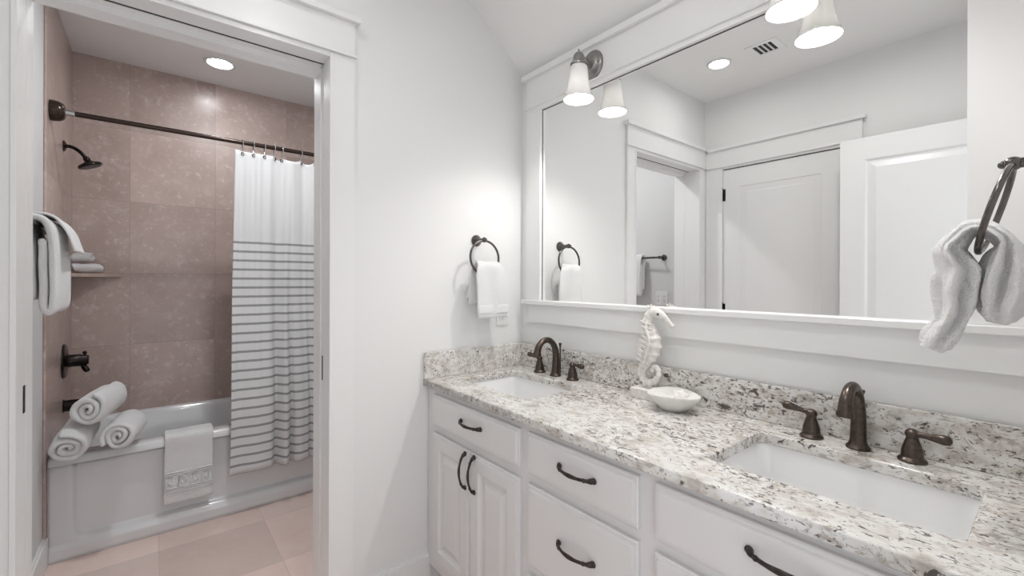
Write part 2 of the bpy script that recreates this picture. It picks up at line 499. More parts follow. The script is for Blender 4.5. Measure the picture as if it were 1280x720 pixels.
# closed door on the left wall (seen in the mirror)
PROF = [(.010, -.010), (.020, -.010), (.050, -.002)]
d1 = struct_root('door_1', (XL, -.52, 0))
mpL = lambda u, v, d: Vector((XL - .03 + d, u, v))
struct('leaf', panel_face(bmesh.new(), mpL, -.885, -.150, .012, 2.150, .034, [(-.775, -.262, 1.03, 2.015), (-.775, -.262, .22, .86)], PROF), M['trim'], d1)
for z in (1.965, 1.115, .25):
    bm = bmesh.new(); tube(bm, [(XL + .010, -.141, z - .045), (XL + .010, -.141, z + .045)], .006); ball(bm, (XL + .010, -.141, z + .05), .008)
    box(bm, XL + .003, XL + .006, -.165, -.141, z - .044, z + .044)
    struct('hinge', bm, M['black_bronze'], d1)
bm = B(XL, XL + .001, -.889, -.146, 2.150, 2.1555)
struct('top_gap_shade', bm, M['dark'], d1)  # black strip painted as the shade between leaf and casing
bm = bmesh.new(); lathe(bm, [(.0, 0), (.028, 0), (.028, .006), (.010, .012), (.010, .04), (.027, .05), (.030, .062), (.022, .074), (0, .078)], 24, (XL + .004, -.82, .95), 'x')
struct('knob', bm, M['black_bronze'], d1, True)
t2 = struct_root('trim_2', (XL, -.52, 0))
struct('casing', B(XL, XL + .018, -.146, -.0215, 0, 2.1795), M['trim'], t2)
struct('casing', B(XL, XL + .018, -.985, -.889, 0, 2.1795), M['trim'], t2)
struct('header', B(XL, XL + .020, -.985, -.021, 2.180, 2.300), M['trim'], t2)
bm = B(XL, XL + .018, -.8885, -.1465, 2.156, 2.1795); box(bm, XL + .0205, XL + .030, -.993, -.031, 2.170, 2.180, bev=.003, seg=2)
struct('bead', bm, M['trim'], t2)
bm = B(XL, XL + .038, -1.004, -.039, 2.3002, 2.320, bev=.0015)
struct('cap', bm, M['trim'], t2)

# entry door standing open along the left wall
d2 = struct_root('door_2', (-1.70, -1.70, 0))
e1, e0 = Vector((-1.662, -.921, 0)), Vector((-1.700, -1.700, 0))
du = (e0 - e1).normalized(); dn = Vector((-du.y, du.x, 0))
if dn.x < 0: dn = -dn
LW = (e0 - e1).length
mpD = lambda u, v, d: e1 + du * u + dn * (d - .035) + Vector((0, 0, v))
struct('leaf', panel_face(bmesh.new(), mpD, 0, LW, .012, 2.140, .035, [(.115, LW - .115, 1.03, 2.015), (.115, LW - .115, .22, .86)], PROF), M['trim'], d2)
bm = bmesh.new(); c = mpD(.06, .95, .035); lathe(bm, [(0, 0), (.028, 0), (.028, .006), (.010, .012), (.010, .04), (.027, .05), (.030, .062), (.022, .074), (0, .078)], 24, c, 'x')
struct('knob', bm, M['black_bronze'], d2, True)
# entry casing on the near wall
t3 = struct_root('trim_3', (-1.24, YN, 0))
struct('casing', B(-.78, -.70, YN, YN + .018, 0, 2.15), M['trim'], t3)
struct('casing', B(-1.80, -1.70, YN, YN + .018, 0, 2.15), M['trim'], t3)
struct('header', B(-1.80, -.70, YN, YN + .018, 2.15, 2.29), M['trim'], t3)

# ------------------------------------------------------------------ vanity cabinets
CX = -.532           # face frame
def front_map(u, v, d): return Vector((CX - d, u, v))
STEP = [(0, .012), (.003, .0145), (.011, .0145), (.0145, .0215)]
DOORP = [(.006, -.008), (.014, -.010), (.036, -.002)]

def pull_bm(c, vert=False, half=.064):
    """bow pull with flared ends; c on the front face, sticks out along -x"""
    pts = [(-1, .004), (-.93, .010), (-.78, .018), (-.4, .027), (0, .030), (.4, .027), (.78, .018), (.93, .010), (1, .004)]
    path, rad = [], []
    rr = [.0075, .0085, .0052, .0048, .0066, .0048, .0052, .0085, .0075]
    P3 = []
    for t, d in pts:
        P3.append((c[0] - d, c[1], c[2] + t * half) if vert else (c[0] - d, c[1] + t * half, c[2]))
    path = catmull(P3, 5)
    for i in range(len(path)):
        f = i / 5; k = min(int(f), 7); rad.append(rr[k] + (rr[k + 1] - rr[k]) * (f - k))
    bm = bmesh.new(); tube(bm, path, rad, 10, flat=(1.0, .75), up=(0, 0, 1) if not vert else (0, 1, 0))
    for s in (-1, 1):
        p = Vector(P3[0 if s < 0 else -1]); ball(bm, (p.x + .001, p.y, p.z), .009, (.55, 1, 1))
    # small collar buttons where the bow begins
    for s in (-.70, .70):
        q = (c[0] - .021, c[1], c[2] + s * half) if vert else (c[0] - .021, c[1] + s * half, c[2])
        ball(bm, q, .0062, (.8, 1, 1))
    return bm

def cabinet(y0, y1, label, group, fronts):
    t = thing('vanity_cabinet', label, 'cabinet', (-.27, (y0 + y1) / 2, 0), group)
    bm = bmesh.new()
    box(bm, CX, CX + .02, y0, y1, .100, .868)                         # face frame
    box(bm, CX + .02, -.003, y0, y0 - .018 * (1 if y1 < y0 else -1), .100, .868)
    box(bm, CX + .02, -.003, y1, y1 + .018 * (1 if y1 < y0 else -1), .100, .868)
    box(bm, CX + .02, -.003, y0, y1, .100, .118)
    box(bm, -.02, -.003, y0, y1, .118, .868)
    obj('body', bm, M['cab'], t)
    obj('toe_kick', B(CX + .06, CX + .075, y0, y1, 0, .100), M['cab'], t)
    for kind, a, b, z0, z1, py, pz in fronts:
        if kind == 'drawer':
            d = obj('drawer', stepped_front(bmesh.new(), front_map, b, a, z0, z1, STEP), M['cab'], t)
            obj('pull', pull_bm((CX - .0215, py, pz)), M['pull'], d, 50)
        else:
            w_ = [(0, .012), (.003, .0145), (.009, .0145), (.012, .0215), (.056, .0215), (.061, .013), (.068, .0095), (.074, .0095), (.100, .018)]
            bm = stepped_front(bmesh.new(), front_map, b, a, z0, z1, w_)
            d = obj('door', bm, M['cab'], t)
            obj('pull', pull_bm((CX - .0215, py, pz), True), M['pull'], d, 50)
    return t

G = 'vanity cabinets under the granite top'
cabinet(-.003, -.655, 'pale grey sink cabinet under the far basin, against the doorway wall', G,
        [('drawer', -.067, -.636, .718, .847, -.366, .793),
         ('door', -.067, -.349, .153, .686, -.330, .613), ('door', -.353, -.636, .153, .686, -.390, .617)])
cabinet(-.655, -1.107, 'pale grey cabinet of three stacked drawers between the two sink cabinets', G,
        [('drawer', -.675, -1.085, .718, .848, -.890, .793), ('drawer', -.675, -1.085, .434, .686, -.888, .571),
         ('drawer', -.675, -1.085, .153, .402, -.888, .285)])
cabinet(-1.107, YN + .003, 'pale grey sink cabinet under the near basin', G,
        [('drawer', -1.131, -1.700, .716, .850, -1.413, .798),
         ('door', -1.131, -1.413, .153, .686, -1.394, .613), ('door', -1.417, -1.700, .153, .686, -1.454, .617)])

# ------------------------------------------------------------------ granite top with two cut-outs
ZT, TH = .900, .030
HX0, HX1 = -.430, -.127
SINKS = [(-.092, -.530), (-1.198, -1.636)]
def slab_mesh():
    cu = bpy.data.curves.new('slab', 'CURVE'); cu.dimensions = '2D'; cu.fill_mode = 'BOTH'
    def spl(pts):
        s = cu.splines.new('POLY'); s.points.add(len(pts) - 1); s.use_cyclic_u = True
        for p, q in zip(s.points, pts): p.co = (q[0], q[1], 0, 1)
    e = .004
    spl([(-.557 + e, -.001 - e), (-.003 - e, -.001 - e), (-.003 - e, YN + .002 + e), (-.557 + e, YN + .002 + e)])
    for a, b in SINKS:
        spl([(p.x, p.y) for p in rrect(HX0 - e, HX1 + e, b - e, a + e, .022, 0)])
    cu.extrude = TH / 2 - e; cu.bevel_depth = e; cu.bevel_resolution = 2
    o = bpy.data.objects.new('slab_tmp', cu); COL.objects.link(o)
    dg = bpy.context.evaluated_depsgraph_get()
    me = bpy.data.meshes.new_from_object(o.evaluated_get(dg))
    bm = bmesh.new(); bm.from_mesh(me); bpy.data.objects.remove(o); bpy.data.meshes.remove(me)
    bmesh.ops.translate(bm, verts=bm.verts, vec=(0, 0, ZT - TH / 2))
    return bm
ct = thing('countertop', 'speckled white and brown granite vanity top with two sink cut-outs', 'countertop', (-.28, -.87, ZT - TH))
obj('slab', slab_mesh(), M['granite'], ct)
tag(obj('backsplash', B(-.022, -.003, YN + .002, -.003, ZT, 1.013, bev=.002), M['granite'], None, loc=(-.012, -.87, ZT)),
    'long speckled granite backsplash below the mirror', 'backsplash')
tag(obj('side_splash', B(-.557, -.0225, -.022, -.003, ZT, 1.013, bev=.002), M['granite'], None, loc=(-.29, -.012, ZT)),
    'short speckled granite side splash on the doorway wall', 'backsplash')

def make_sink(a, b, label):
    yc = (a + b) / 2
    t = thing('sink', label, 'sink', (-.28, yc, ZT - TH), 'undermount vanity sinks')
    prof = [(-.004, -.0302), (-.004, -.034), (.006, -.060), (.012, -.110), (.022, -.140), (.050, -.155), (.100, -.160)]
    bm = bmesh.new(); rings = []
    rings.append(rrect(HX0 - .022, HX1 + .022, b - .022, a + .022, .03, ZT - .0302, 8))
    for ins, dz in prof:
        rings.append(rrect(HX0 + ins, HX1 - ins, b + ins, a - ins, max(.02, .03 + ins * .2), ZT + dz, 8))
    loft(bm, rings, cap0=False)
    o = obj('basin', bm, M['porcelain'], t, 60, mods=[('SOLIDIFY', {'thickness': .008, 'offset': -1.0})])
    bm = bmesh.new(); lathe(bm, [(0, 0), (.026, 0), (.026, .003), (.020, .004), (.018, .001), (0, .001)], 28, (-.28, yc, ZT - .1602))
    obj('drain', bm, M['bronze'], t, 40)
    return t
make_sink(*SINKS[0], 'white rectangular undermount sink at the far end of the granite top')
make_sink(*SINKS[1], 'white rectangular undermount sink at the near end of the granite top')

# ------------------------------------------------------------------ faucets
def make_faucet(loc, label):
    t = thing('faucet', label, 'faucet', loc, 'widespread bronze faucets')
    x, y, z = loc
    # spout: flared foot, tapering column and swan arc
    bm = bmesh.new()
    lathe(bm, [(0, 0), (.0262, 0), (.0266, .004), (.0235, .008), (.0205, .012), (.0188, .018), (0, .018)], 28, loc)
    path = catmull([(x, y, z + .012), (x + .003, y, z + .06), (x + .001, y, z + .105), (x - .014, y, z + .143), (x - .044, y, z + .163),
                    (x - .078, y, z + .160), (x - .102, y, z + .138), (x - .111, y, z + .108)], 6)
    n = len(path); rad = []
    for i in range(n):
        f = i / (n - 1)
        rad.append(.0185 - .0055 * min(1, f / .45) if f < .75 else .0130 + .0035 * (f - .75) / .25)
    tube(bm, path, rad, 20)
    e = path[-1]; d = (path[-1] - path[-2]).normalized()
    tube(bm, [e - d * .004, e + d * .006], [.0185, .0185], 20); tube(bm, [e + d * .006, e + d * .010], [.0165, .0165], 20)
    obj('spout', bm, M['bronze'], t, 40)
    for s, ang in ((1, -16), (-1, 4)):
        hy = y + s * .104
        bm = bmesh.new()
        lathe(bm, [(0, 0), (.0275, 0), (.028, .004), (.025, .008), (.0215, .011), (.021, .016), (.0205, .026), (.0165, .040), (.0125, .052), (.0115, .057), (0, .058)], 28, (x, hy, z))
        ball(bm, (x, hy, z + .064), .0145, (1, 1, .9))
        h = obj('handle_base', bm, M['bronze'], t, 40)
        a = math.radians(12); dr = Vector((-.25 if s > 0 else -.12, s, math.tan(a) if s > 0 else .0)).normalized()
        c = Vector((x, hy, z + .066))
        bm = bmesh.new()
        pts = [c + dr * q for q in (.006, .016, .026, .040, .056, .066, .070)]
        tube(bm, pts, [.0085, .0068, .0066, .0092, .0118, .0100, .003], 14)
        obj('lever', bm, M['bronze'], h, 50)
    bm = bmesh.new(); tube(bm, [(x + .030, y, z + .001), (x + .030, y, z + .125)], .0028, 8)
    lathe(bm, [(0, 0), (.003, .0), (.0045, .012), (.0075, .020), (.0070, .024), (0, .025)], 14, (x + .030, y, z + .120))
    obj('lift_rod', bm, M['bronze'], t, 40)
    return t
f1 = make_faucet((-.064, -.310, ZT), 'dark bronze swan-neck faucet with two levers behind the far sink')
dup(f1, (-.064, -1.408, ZT), 'dark bronze swan-neck faucet with two levers behind the near sink')

# ------------------------------------------------------------------ framed mirror
mt = thing('wall_mirror', 'large white framed mirror above the granite vanity top', 'mirror', (0, -.88, 1.1))
MY0, MY1, MZ0, MZ1 = -.157, -1.598, 1.232, 2.150
obj('glass', B(-.005, -.001, MY1 - .03, MY0 + .03, MZ0 - .005, MZ1 + .03), M['mirror'], mt)
bm = bmesh.new(); w = .0035
box(bm, -.0065, -.005, MY1, MY0, MZ1 - w, MZ1); box(bm, -.0065, -.005, MY0 - w, MY0, MZ0, MZ1); 
obj('edge_gap_shade', bm, M['slot'], mt)  # dark strips drawn as the shaded gap between glass and frame
obj('side_board', B(-.022, -.0052, MY0, -.060, 1.2305, 2.1495), M['trim'], mt)
obj('side_board', B(-.022, -.0052, -1.700, MY1, 1.2305, 2.1495), M['trim'], mt)
bm = B(-.024, 0, -1.700, -.060, 2.176, 2.312); 
obj('header_board', bm, M['trim'], mt)
bm = B(-.022, -.0052, -1.700, -.060, MZ1, 2.1695); box(bm, -.032, 0, -1.712, -.048, 2.170, 2.1755, bev=.002, seg=2)
obj('bead', bm, M['trim'], mt)
bm = B(-.042, 0, -1.722, -.038, 2.3122, 2.338, bev=.0015)
obj('cap', bm, M['trim'], mt)
obj('ledge', B(-.040, 0, -1.722, -.036, 1.210, 1.230, bev=.002), M['trim'], mt)
obj('apron', B(-.020, 0, -1.700, -.075, 1.124, 1.210), M['trim'], mt)

# ------------------------------------------------------------------ sconces
def make_sconce(loc, label):
    x, y, z = loc           # centre of the back plate on the header board
    t = thing('wall_sconce', label, 'sconce', loc, 'sconces on the mirror header')
    bm = bmesh.new()
    lathe(bm, [(0, 0), (.064, 0), (.064, .006), (.059, .012), (.052, .014), (.034, .020), (.030, .026), (.012, .030), (0, .030)], 40, (x, y, z + .006), '-x', sx=.94, sy=.84)
    for s in (-1, 1): ball(bm, (x - .016, y + s * .040, z + .004), .006)
    obj('back_plate', bm, M['nickel'], t, 40)
    cx = x - .090
    bm = bmesh.new(); tube(bm, catmull([(x - .024, y, z + .004), (x - .05, y, z + .010), (cx, y, z + .012)], 5), .0085, 12)
    ball(bm, (x - .055, y, z + .010), .013)
    obj('arm', bm, M['nickel'], t, 50)
    bm = bmesh.new()
    lathe(bm, [(0, .038), (.0035, .038), (.004, .046), (.0035, .056), (0, .058)], 14, (cx, y, z - .012))
    lathe(bm, [(.0, -.012), (.0345, -.012), (.035, -.004), (.030, .002), (.025, .004), (.0235, .016), (.0215, .030), (.014, .040), (.0, .042)], 28, (cx, y, z - .012))
    obj('socket_cup', bm, M['nickel'], t, 40)
    prof = [(.027, -.022), (.033, -.026), (.0370, -.034), (.0390, -.055), (.0405, -.083), (.0445, -.110), (.0520, -.135), (.0600, -.155), (.0635, -.163)]
    bm = bmesh.new(); rings = []
    n = 40
    for r, h in prof: rings.append([(cx + r * math.cos(2 * PI * i / n), y + r * math.sin(2 * PI * i / n), z + h) for i in range(n)])
    for r, h in reversed(prof): rings.append([(cx + (r - .003) * math.cos(2 * PI * i / n), y + (r - .003) * math.sin(2 * PI * i / n), z + h) for i in range(n)])
    rings.append(rings[0])
    loft(bm, rings, False, False)
    obj('lamp_shade', bm, M['opal'], t, True)
    bm = bmesh.new(); ball(bm, (cx, y, z - .070), .017, (1, 1, 1.3))
    obj('bulb', bm, M['bulb'], t, True)
    ld = bpy.data.lights.new('sconce_light', 'POINT'); ld.energy = SCONCE_W; ld.shadow_soft_size = .02; ld.color = (1, .98, .95)
    lo = bpy.data.objects.new('sconce_light', ld); COL.objects.link(lo); lo.parent = t
    lo.location = (cx - x, 0, -.118)
    return t
s1 = make_sconce((-.024, -.490, 2.229), 'pewter sconce with white bell glass shade above the far sink')
dup(s1, (-.024, -1.268, 2.229), 'pewter sconce with white bell glass shade above the near half of the mirror')

# ------------------------------------------------------------------ recessed lights and vent
def can_light(x, y, r, lens, label):
    t = thing('ceiling_light', label, 'ceiling light', (x, y, ZC - .012), 'recessed ceiling lights')
    bm = bmesh.new(); n = 40; rings = []
    for rr, h in [(r * 1.32, ZC), (r * 1.32, ZC - .004), (r * 1.25, ZC - .008), (r * 1.05, ZC - .008), (r, ZC - .002), (r, ZC)]:
        rings.append([(x + rr * math.cos(2 * PI * i / n), y + rr * math.sin(2 * PI * i / n), h) for i in range(n)])
    loft(bm, rings, False, False)
    obj('trim_ring', bm, M['vent'], t, 40)
    bm = bmesh.new(); lathe(bm, [(0, -.0045), (r * .6, -.004), (r - .001, -.002), (r - .001, -.0005), (0, -.0005)], 40, (x, y, ZC))
    obj('lens', bm, lens, t, True)
can_light(-1.312, -.376, .055, M['lens_main'], 'round recessed ceiling light beside the vent, in the mirror')
can_light(-1.00, -1.15, .055, M['lens_entry_added'], 'added unseen ceiling light for fill, just inside the entry door')  # unseen lamp, added as general fill for the vanity room
can_light(-1.138, 1.620, .066, M['lens_tub'], 'round recessed ceiling light over the bathtub')
can_light(-1.05, .70, .055, M['lens_bath'], 'round recessed ceiling light over the floor before the bathtub')

vt = thing('ceiling_vent', 'small square white vent with dark slots beside the recessed ceiling light', 'vent', (-1.335, -.64, ZC))
bm = bmesh.new()
vx, vy, s = -1.335, -.64, .085
box(bm, vx - s, vx + s, vy - s, vy - .050, ZC - .005, ZC); box(bm, vx - s, vx + s, vy + .050, vy + s, ZC - .005, ZC)
box(bm, vx - s, vx - .060, vy - .050, vy + .050, ZC - .005, ZC); box(bm, vx + .060, vx + s, vy - .050, vy + .050, ZC - .005, ZC)
obj('frame', bm, M['ceil'], vt)
obj('opening_shade', B(vx - .060, vx + .060, vy - .050, vy + .050, ZC - .001, ZC), M['dark'], vt)  # flat black sheet painted as the shade inside the vent opening
for i in range(3):
    yy = vy - .027 + i * .026
    bm = bmesh.new(); loft(bm, [[(xx, yy - .003, ZC - .001), (xx, yy + .002, ZC - .006), (xx, yy + .004, ZC - .006), (xx, yy, ZC - .001)] for xx in (vx - .060, vx + .060)])
    obj('slat', bm, M['vent'], vt)

# ------------------------------------------------------------------ cloth helpers
def fuzz(bm, amp, freq, seed=0.0):
    for v in bm.verts:
        p = v.co * freq + Vector((seed, seed * 1.7, seed * .3))
        v.co += Vector((noise.noise(p), noise.noise(p + Vector((31, 7, 3))), noise.noise(p + Vector((5, 17, 41))))) * amp
    return bm

def drape(profile, wfun, mp, nw=14, per=4, thick=.010, amp=.003, freq=22, seed=0.0):
    """cloth following a profile polyline of (outward, z); wfun(s)->(w0,w1) span across; mp(w,out,z)->xyz"""
    pts = catmull([(a, b, 0) for a, b in profile], per); n = len(pts)
    bm = bmesh.new(); rows = []
    for i, p in enumerate(pts):
        w0, w1 = wfun(i / (n - 1))
        row = []
        for k in range(nw + 1):
            t = k / nw
            q = mp(w0 + (w1 - w0) * t, p.x, p.y, i / (n - 1), t)
            row.append(bm.verts.new(q))
        rows.append(row)
    for a, b in zip(rows, rows[1:]):
        for k in range(nw):
            bm.faces.new((a[k], a[k + 1], b[k + 1], b[k]))
    fuzz(bm, amp, freq, seed)
    return bm
def cloth_mods(th): return [('SOLIDIFY', {'thickness': th, 'offset': 0.0}), ('SUBSURF', {'levels': 1, 'render_levels': 1})]

# ------------------------------------------------------------------ towel rings
def make_ring(loc, out, label, lean=0.0):
    """loc: post foot on the wall; out=+1/-1 direction along y"""
    t = thing('towel_ring', label, 'towel ring', loc, 'bronze towel rings')
    x, y, z = loc
    bm = bmesh.new()
    lathe(bm, [(0, 0), (.027, 0), (.027, .005), (.023, .010), (.019, .013), (.017, .020), (.011, .026), (.009, .034), (.009, .056), (0, .056)], 28, loc, 'y' if out > 0 else '-y')
    obj('wall_post', bm, M['nickel_dark'], t, 40)
    bm = bmesh.new(); py = y + out * .066
    ball(bm, (x, py, z), .0125, (1, 1.1, 1)); ball(bm, (x, py + out * .012, z), .007)
    obj('ball_finial', bm, M['nickel_dark'], t, True)
    bm = bmesh.new(); R = .079
    pts = []
    for i in range(48):
        a = 2 * PI * i / 48; h = -R + R * math.cos(a)
        pts.append((x + R * math.sin(a), py + out * (-h) * math.sin(lean), z - .004 + h * math.cos(lean)))
    tube(bm, pts, .0052, 12, closed=True)
    obj('ring', bm, M['nickel_dark'], t, True)
    return t
M['nickel_dark'] = mat('dark_nickel', (.12, .112, .105), .22, metal=.9, var=.1)
make_ring((-.283, 0, 1.512), -1, 'dark metal towel ring on the wall beside the doorway', .06)
make_ring((-.275, YN, 1.537), 1, 'dark metal towel ring on the near wall, closest to the camera', .27)

# far hand towel
RX, RZ = -.268, 1.512
def far_w(s):
    g = min(1, abs(s - .57) / .22)
    if s < .57: return (-.056 - .027 * g, .056 + .034 * g)
    return (-.056 - .012 * g, .050)
def far_m(w, o, z, s, t):
    sh = -.012 - (.004 * (s - .62) / .38 if s > .62 else 0)
    tilt = (.022 * (1 - s / .6) if s < .6 else 0)
    rip = .004 * math.sin(t * 9 + s * 4) * (1 - abs(s - .5)) * (1 if s < .5 else .3)
    sag = -.006 * math.sin(t * PI) * max(0, 1 - abs(s - .6) / .15)
    return Vector((RX + w + sh + tilt, -o - rip, z + sag))
prof = [(.100, 1.155), (.102, 1.20), (.102, 1.27), (.102, 1.34), (.099, 1.388), (.079, 1.411), (.058, 1.392), (.050, 1.35), (.044, 1.28), (.042, 1.215)]
ft = tag(obj('hand_towel', drape(prof, far_w, far_m, amp=.002, seed=3), M['towel'], None, True, loc=(RX, -.07, 1.155), mods=cloth_mods(.011)),
    'white hand towel folded through the ring beside the doorway', 'towel', 'hand towels in rings')
def hem(parent, x0, x1, y, z0, z1):
    pass
bm = drape([(.1075, 1.176), (.1080, 1.20), (.1075, 1.214)], lambda s: (-.081, .088), lambda w, o, z, s, t: Vector((RX + w + .008, -o - .004 * math.sin(t * 9 + .1), z)), amp=.001)
obj('woven_band', bm, M['towel_band'], ft, True, mods=cloth_mods(.003))
# the bunched corner hanging behind
bm = drape([(.050, 1.372), (.036, 1.33), (.024, 1.285), (.022, 1.245)], lambda s: (-.050 - .040 * s, -.030 - .01 * s), lambda w, o, z, s, t: Vector((RX + w, -o - .008 * math.sin(t * 5), z - .02 * t)), nw=6, seed=5)
obj('back_fold', bm, M['towel'], ft, True, mods=cloth_mods(.010))

# near hand towel: a soft pleated bundle drawn through the ring
NX = -.275
def bundle(path, lobes, seed, n=110, per=9):
    """path of (outward, z, half width along x, half thickness, pleat depth)"""
    P = catmull([(a, b, 0) for a, b, *_ in path], per); m = len(P)
    rings = []
    for i, p in enumerate(P):
        f = i / per; k = min(int(f), len(path) - 2); u = f - k
        a, b, pl = [path[k][q] * (1 - u) + path[k + 1][q] * u for q in (2, 3, 4)]
        d = (P[min(i + 1, m - 1)] - P[max(i - 1, 0)]).normalized(); nx = Vector((-d.y, d.x))
        ring = []
        for j in range(n):
            t = 2 * PI * j / n
            r = 1 + pl * math.sin(lobes * t + seed + .067 * i) + .5 * pl * math.sin((lobes + 3) * t - seed * 2 + .028 * i)
            ring.append((a * r * math.cos(t), b * r * math.sin(t), p, nx))
        rings.append([Vector((NX + w, YN + p_.x + nx_.x * h, p_.y + nx_.y * h)) for w, h, p_, nx_ in ring])
    bm = bmesh.new(); loft(bm, rings)
    return fuzz(fuzz(bm, .005, 28, seed), .0018, 210, seed)
FR = [(.168, 1.198, .062, .022, .10), (.160, 1.218, .060, .024, .16), (.143, 1.252, .048, .019, .22), (.136, 1.295, .053, .027, .26), (.134, 1.345, .056, .028, .26), (.143, 1.390, .050, .018, .20),
      (.110, 1.427, .042, .012, .10), (.073, 1.398, .046, .014, .18), (.076, 1.355, .050, .027, .26), (.078, 1.310, .050, .029, .26), (.080, 1.268, .044, .026, .20), (.082, 1.252, .028, .015, .12)]
nt_ = tag(obj('hand_towel', bundle(FR, 5, 2.3), M['towel'], None, True, loc=(NX, YN + .11, 1.2), mods=[('SUBSURF', {'levels': 1, 'render_levels': 1})]),
          'fluffy white hand towel bunched in the near wall ring, closest to the camera', 'towel', 'hand towels in rings')
# ------------------------------------------------------------------ wall plates
def plate(name, c, w, h, nrm, label, cat, inserts):
    t = thing(name, label, cat, c)
    def mp(u, v, d):
        return Vector((c[0] + u, c[1] - d, c[2] + v)) if nrm == '-y' else Vector((c[0] + d, c[1] + u, c[2] + v))
    def bx(u0, u1, v0, v1, d0, d1, ins=.0015):
        bm = bmesh.new(); stepped_front(bm, mp, u0, u1, v0, v1, [(0, d0), (0, d1 - ins), (ins, d1)], back=d0 - .0005); return bm
    obj('cover', bx(-w / 2, w / 2, -h / 2, h / 2, .0005, .006), M['plastic'], t)
    for kind, u in inserts:
        o = obj('insert', bx(u - .017, u + .017, -.033, .033, .0055, .0085), M['plastic'], t)
        if kind == 'outlet':
            bm = bmesh.new()
            for s in (-1, 1):
                for q in (-.006, .006):
                    for (vv) in (bx(u + q - .0012, u + q + .0012, s * .017 - .004, s * .017 + .006, .008, .0089, .0001),):
                        me = bpy.data.meshes.new('t'); vv.to_mesh(me); vv.free(); bm.from_mesh(me); bpy.data.meshes.remove(me)
                vv = bx(u - .002, u + .002, s * .017 - .011, s * .017 - .007, .008, .0089, .0001)
                me = bpy.data.meshes.new('t'); vv.to_mesh(me); vv.free(); bm.from_mesh(me); bpy.data.meshes.remove(me)
            obj('slots', bm, M['slot'], o)
    return t
plate('outlet', (-.130, -.0005, 1.164), .072, .116, '-y', 'white wall outlet half hidden beneath the hanging hand towel', 'outlet', [('outlet', 0)])
plate('outlet', (XL, .365, 1.180), .116, .116, 'x', 'double white outlet plate below the towel bar, seen in the mirror', 'outlet', [('outlet', -.029), ('outlet', .029)])

# ------------------------------------------------------------------ seahorse on its block
sh = thing('seahorse_figurine', 'whitewashed carved seahorse standing on a white block by the backsplash', 'figurine', (-.065, -.79, ZT))
obj('base_block', B(-.100, -.035, -.850, -.735, ZT, .936, bev=.002), M['shell'], sh)
SX = -.066
KP = [(-.888, 1.166, .0085), (-.874, 1.179, .0085), (-.858, 1.193, .012), (-.838, 1.206, .0165), (-.814, 1.213, .0185), (-.793, 1.198, .0175), (-.787, 1.172, .0205),
      (-.798, 1.143, .028), (-.808, 1.112, .034), (-.806, 1.080, .033), (-.794, 1.050, .026), (-.778, 1.025, .0195), (-.766, 1.000, .0165), (-.764, .978, .015), (-.776, .961, .0135),
      (-.797, .957, .0125), (-.818, .968, .0115), (-.832, .988, .0105), (-.830, 1.010, .0098), (-.816, 1.018, .009), (-.806, 1.006, .008), (-.812, .997, .006)]
pp = catmull([(y, z, r) for y, z, r in KP], 7)
path = [Vector((SX, p.x, p.y)) for p in pp]; rad = []
for i, p in enumerate(pp):
    r = p.z
    r *= 1 + .10 * min(1, max(0, (i - 26) / 12)) * math.cos(i * 2 * PI / 5)
    rad.append(r)
bm = bmesh.new(); tube(bm, path, rad, 14, flat=(.72, 1.0), up=(1, 0, 0))
obj('body', bm, M['shell'], sh, 35)
bm = bmesh.new()                                             # dorsal fin
loft(bm, [[(SX + s, -.772 + a, 1.10 + b) for s, a, b in ((.003, 0, 0), (.002, .022, .012), (-.002, .022, .012), (-.003, 0, 0))],
          [(SX + s, -.766 + a, 1.07 + b) for s, a, b in ((.003, 0, 0), (.002, .028, .004), (-.002, .028, .004), (-.003, 0, 0))],
          [(SX + s, -.766 + a, 1.045 + b) for s, a, b in ((.003, 0, 0), (.002, .016, -.004), (-.002, .016, -.004), (-.003, 0, 0))]])
obj('dorsal_fin', bm, M['shell'], sh)
bm = bmesh.new()                                             # ridge along the flank and the crown spikes
tube(bm, catmull([(SX - .016, -.792, 1.185), (SX - .021, -.796, 1.15), (SX - .026, -.812, 1.11), (SX - .025, -.808, 1.08), (SX - .020, -.790, 1.045), (SX - .014, -.770, 1.005)], 6), .0045, 8)
for k in range(9):
    f = k / 8; yy = -.780 - .012 * math.sin(f * PI) + .018 * f; zz = 1.175 - .14 * f
    tube(bm, [(SX - .019 - .006 * math.sin(f * PI), yy - .006, zz), (SX - .014, yy - .030 - .014 * math.sin(f * PI), zz - .006)], [.0042, .003], 6)
    tube(bm, [(SX - .019 - .006 * math.sin(f * PI), yy - .010, zz), (SX - .012, yy + .014, zz + .004)], [.0042, .003], 6)
obj('flank_ridge', bm, M['shell'], sh, 40)
bm = bmesh.new()
for a, b in ((-.004, .010), (.004, .014), (.012, .010)):
    tube(bm, [(SX, -.808 + a, 1.228), (SX, -.806 + a * 1.6, 1.228 + b)], [.006, .002], 8)
obj('coronet', bm, M['shell'], sh, 40)
bm = bmesh.new()
for s in (-1, 1): ball(bm, (SX + s * .0145, -.838, 1.208), .0045)
obj('eye', bm, M['slot'], sh, True)
bm = bmesh.new(); tube(bm, [(SX, -.772, .934), (SX, -.772, .962)], .004, 10)
obj('support_pin', bm, M['shell'], sh, True)

